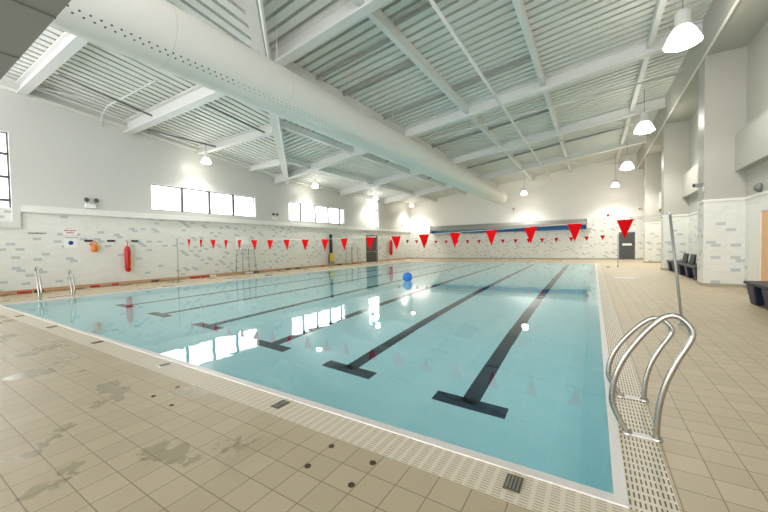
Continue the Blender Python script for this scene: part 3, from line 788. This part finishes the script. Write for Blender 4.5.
# lane rope lying along the left wall
t = thing('lane_rope', 'lane rope with red, white and dark floats lying along the left wall', 'lane rope', (-17.85, 2.4, .06))
b = MB(); b.tube([(0,0,0),(.02,8,0),(-.02,16,0),(0,23,0)], .012, 6); b.build('cable', M['skirt'], t)
reds = {.9: ('redplastic', .35), 1.35: ('black', .22), 3.0: ('redplastic', .3), 3.75: ('redplastic', .25), 5.3: ('socket', .3), 7.1: ('redplastic', .5), 7.7: ('redplastic', .4), 8.2: ('white_pl', .3),
        10.4: ('white_pl', .5), 11.0: ('black', .3), 13.5: ('socket', .4), 14.4: ('socket', .4), 17: ('redplastic', .4), 19: ('socket', .5), 21: ('redplastic', .4)}
spans = sorted((y, l, m) for y, (m, l) in reds.items())
y = .3; segs = []
for y1, l, mname in spans + [(22.6, 0, None)]:
    while y1 - y > .3:
        l2 = min(1.2, y1 - y - .05); segs.append((y, l2, 'skirt')); y += l2 + .1
    if mname: segs.append((y1, l, mname)); y = y1 + l + .05
for y, l, mname in segs:
    b = MB(); pr = []; k = 0
    while k < l:
        pr += [(.02,k),(.05,k+.01),(.05,k+.05),(.02,k+.06)]; k += .065
    b.lathe((0, y, 0), pr, 10, 'y'); b.build('float', M[mname], t)

# ------------------------------------------------------------------ floating ball
b = MB(); R = .21
b.lathe((0,0,0), [(max(.001, R*math.sin(a)), -R*math.cos(a)) for a in [PI*k/14 for k in range(15)]], 24)
o = b.build('beach_ball', M['ball']); o.location = (-6.85, 12.9, R-.05); tag(o, 'bright blue ball floating on the pool water', 'ball')

# ------------------------------------------------------------------ pool cover roller on the far wall
t = thing('pool_cover_roller', 'long blue pool cover rolled on a reel under a grey hood, far wall', 'pool cover', (-7.85, 34.6, 3.02))
LX = 7.3
b = MB(); b.lathe((0,0,0), [(.001,-LX),(.24,-LX),(.28,-LX*.3),(.33,LX),(.001,LX)], 24, 'x'); b.build('rolled_cover', M['blue'], t)
b = MB(); b.lathe((.2,-.02,.05), [(.001,-LX+.3),(.27,-LX+.3),(.3,LX-2.0),(.001,LX-2.0)], 24, 'x'); b.build('outer_layer', M['teal'], t)
b = MB()
prof = [(-.5,.05),(-.46,.3),(-.3,.5),(0,.6),(.62,.62),(.62,.56),(.02,.54),(-.26,.44),(-.4,.26),(-.44,.05)]
b.grid([[(x, q[0], q[1]) for q in prof] for x in (-LX-.1, LX+.1)], 0, False, True, True); b.build('hood', M['hood'], t)
for s in (-1, 1):
    b = MB(); b.box(s*(LX+.12)-.05 + (.0 if s < 0 else 0), s*(LX+.12)+(.05 if s < 0 else .3), -.45, .62, -.25, .62); b.build('end_bracket', M['white_pl'], t)
# alarm sounder, small cameras
b = MB(); b.lathe((0,0,0), [(.001,-.1),(.08,-.1),(.1,-.04),(.1,0),(.001,0)], 14, 'y'); o = b.build('wall_mounted_alarm', M['redplastic']); o.location = (1.08, YF, 3.85); tag(o, 'small red alarm sounder above the far wall ledge', 'alarm')
def camera(loc, yaw, label):
    t = thing('wall_mounted_camera', label, 'camera', loc, 'security cameras', yaw)
    b = MB(); b.tube([(0,0,-.12),(0,0,.05),(0,-.12,.08)], .03, 8); b.build('bracket', M['white_pl'], t)
    b = MB(); b.box(-.06,.06,-.26,-.04,.03,.14); cb = b.build('camera_body', M['grey_metal'], t, bevel=.01)
    b = MB(); b.lathe((0,-.26,.085), [(.001,-.02),(.055,-.02),(.055,0)], 12, 'y'); b.build('lens', M['black'], cb)
camera((3.07, 15.03, 3.25), math.radians(-70), 'dark security camera on the nearest right pier')
camera((-6.76, YF-.05, 4.9), math.radians(25), 'small security camera high on the far wall')
camera((XU+.05, 33.0, 3.75), math.radians(60), 'small security camera in the far left corner')
camera((3.0, 30.0, 3.75), math.radians(-60), 'small grey security camera on the farthest right pier')
b = MB(); b.lathe((0,0,0), [(.001,-.16),(.08,-.14),(.12,-.08),(.13,0),(.001,0)], 18, 'x'); o = b.build('wall_speaker', M['conduit']); o.location = (XR, 13.95, 3.0); tag(o, 'round dark speaker above the wooden door', 'speaker')
b = MB(); b.box(-.2,.2,-.04,0,-.15,.15); o = b.build('wall_panel', M['white_pl']); o.location = (1.2, YF, 2.9); tag(o, 'small white control panel right of the pool cover', 'panel')

# ------------------------------------------------------------------ benches on the right
def bench(x0, x1, y0, y1, legs, backs, label):
    t = thing('bench', label, 'bench', ((x0+x1)/2, y0, 0), 'benches along the right wall'); w = (x1-x0)/2; L = y1-y0
    b = MB(); b.box(-w, w, 0, L, .46, .53); b.build('seat', M['dark_bench'], t, bevel=.02)
    for y in legs:
        y -= y0
        b = MB(); a, c, ww = .16, .24, w*.7
        b.hexa([(-ww,y-a,0),(ww,y-a,0),(ww,y+a,0),(-ww,y+a,0),(-w*.92,y-c,.455),(w*.92,y-c,.455),(w*.92,y+c,.455),(-w*.92,y+c,.455)]); b.build('leg', M['navy'], t, bevel=.03)
    for y in backs:
        y -= y0
        b = MB(); b.hexa([(-.05,y-.42,.53),(.03,y-.42,.53),(.03,y+.42,.53),(-.05,y+.42,.53),(.02,y-.36,.95),(.08,y-.36,.95),(.08,y+.36,.95),(.02,y+.36,.95)]); b.build('backrest', M['black'], t, bevel=.05)
bench(3.08, 3.66, 6.2, 11.5, (11.2, 10.35, 9.4, 8.4, 7.4, 6.6), (9.9, 9.1, 8.3), 'dark bench with navy block legs in front of the wooden door')
bench(3.2, 3.8, 16.8, 22.45, (17.05, 18.4, 19.8, 21.1, 22.15), (17.4, 18.7, 20.0), 'dark bench with navy block legs between the right piers')

# ------------------------------------------------------------------ light and camera
wd = bpy.data.worlds.new('daylight'); scn.world = wd; wd.use_nodes = True
bg = wd.node_tree.nodes['Background']; bg.inputs[0].default_value = (.98, .995, 1.04, 1); bg.inputs[1].default_value = 1.42

cam = bpy.data.cameras.new('camera'); co = link(bpy.data.objects.new('camera', cam)); scn.camera = co
F, YAW, PITCHA, ROLL = 336.55, .556886, -.0290376, -.0183928
cam.sensor_width = 36; cam.lens = F/768*36; cam.clip_start = .05; cam.clip_end = 200
cy, sy, cp, sp = math.cos(YAW), math.sin(YAW), math.cos(PITCHA), math.sin(PITCHA)
f = Vector((-sy*cp, cy*cp, sp)); r = Vector((cy, sy, 0)); u = r.cross(f)
c, s = math.cos(ROLL), math.sin(ROLL)
r2, u2 = r*c + u*s, u*c - r*s
co.matrix_world = Matrix(((r2.x, u2.x, -f.x, 0), (r2.y, u2.y, -f.y, 0), (r2.z, u2.z, -f.z, 1.52), (0, 0, 0, 1)))

scn.view_settings.view_transform = 'Standard'; scn.view_settings.look = 'None'
scn.view_settings.gamma = 1; scn.view_settings.use_curve_mapping = False
scn.view_settings.exposure = 1.54
cy_ = scn.cycles
cy_.max_bounces = 24; cy_.diffuse_bounces = 10; cy_.glossy_bounces = 6; cy_.transmission_bounces = 16
cy_.sample_clamp_indirect = 20; cy_.caustics_refractive = True; cy_.caustics_reflective = True
cy_.use_denoising = True; cy_.denoising_prefilter = 'NONE'; cy_.use_adaptive_sampling = False
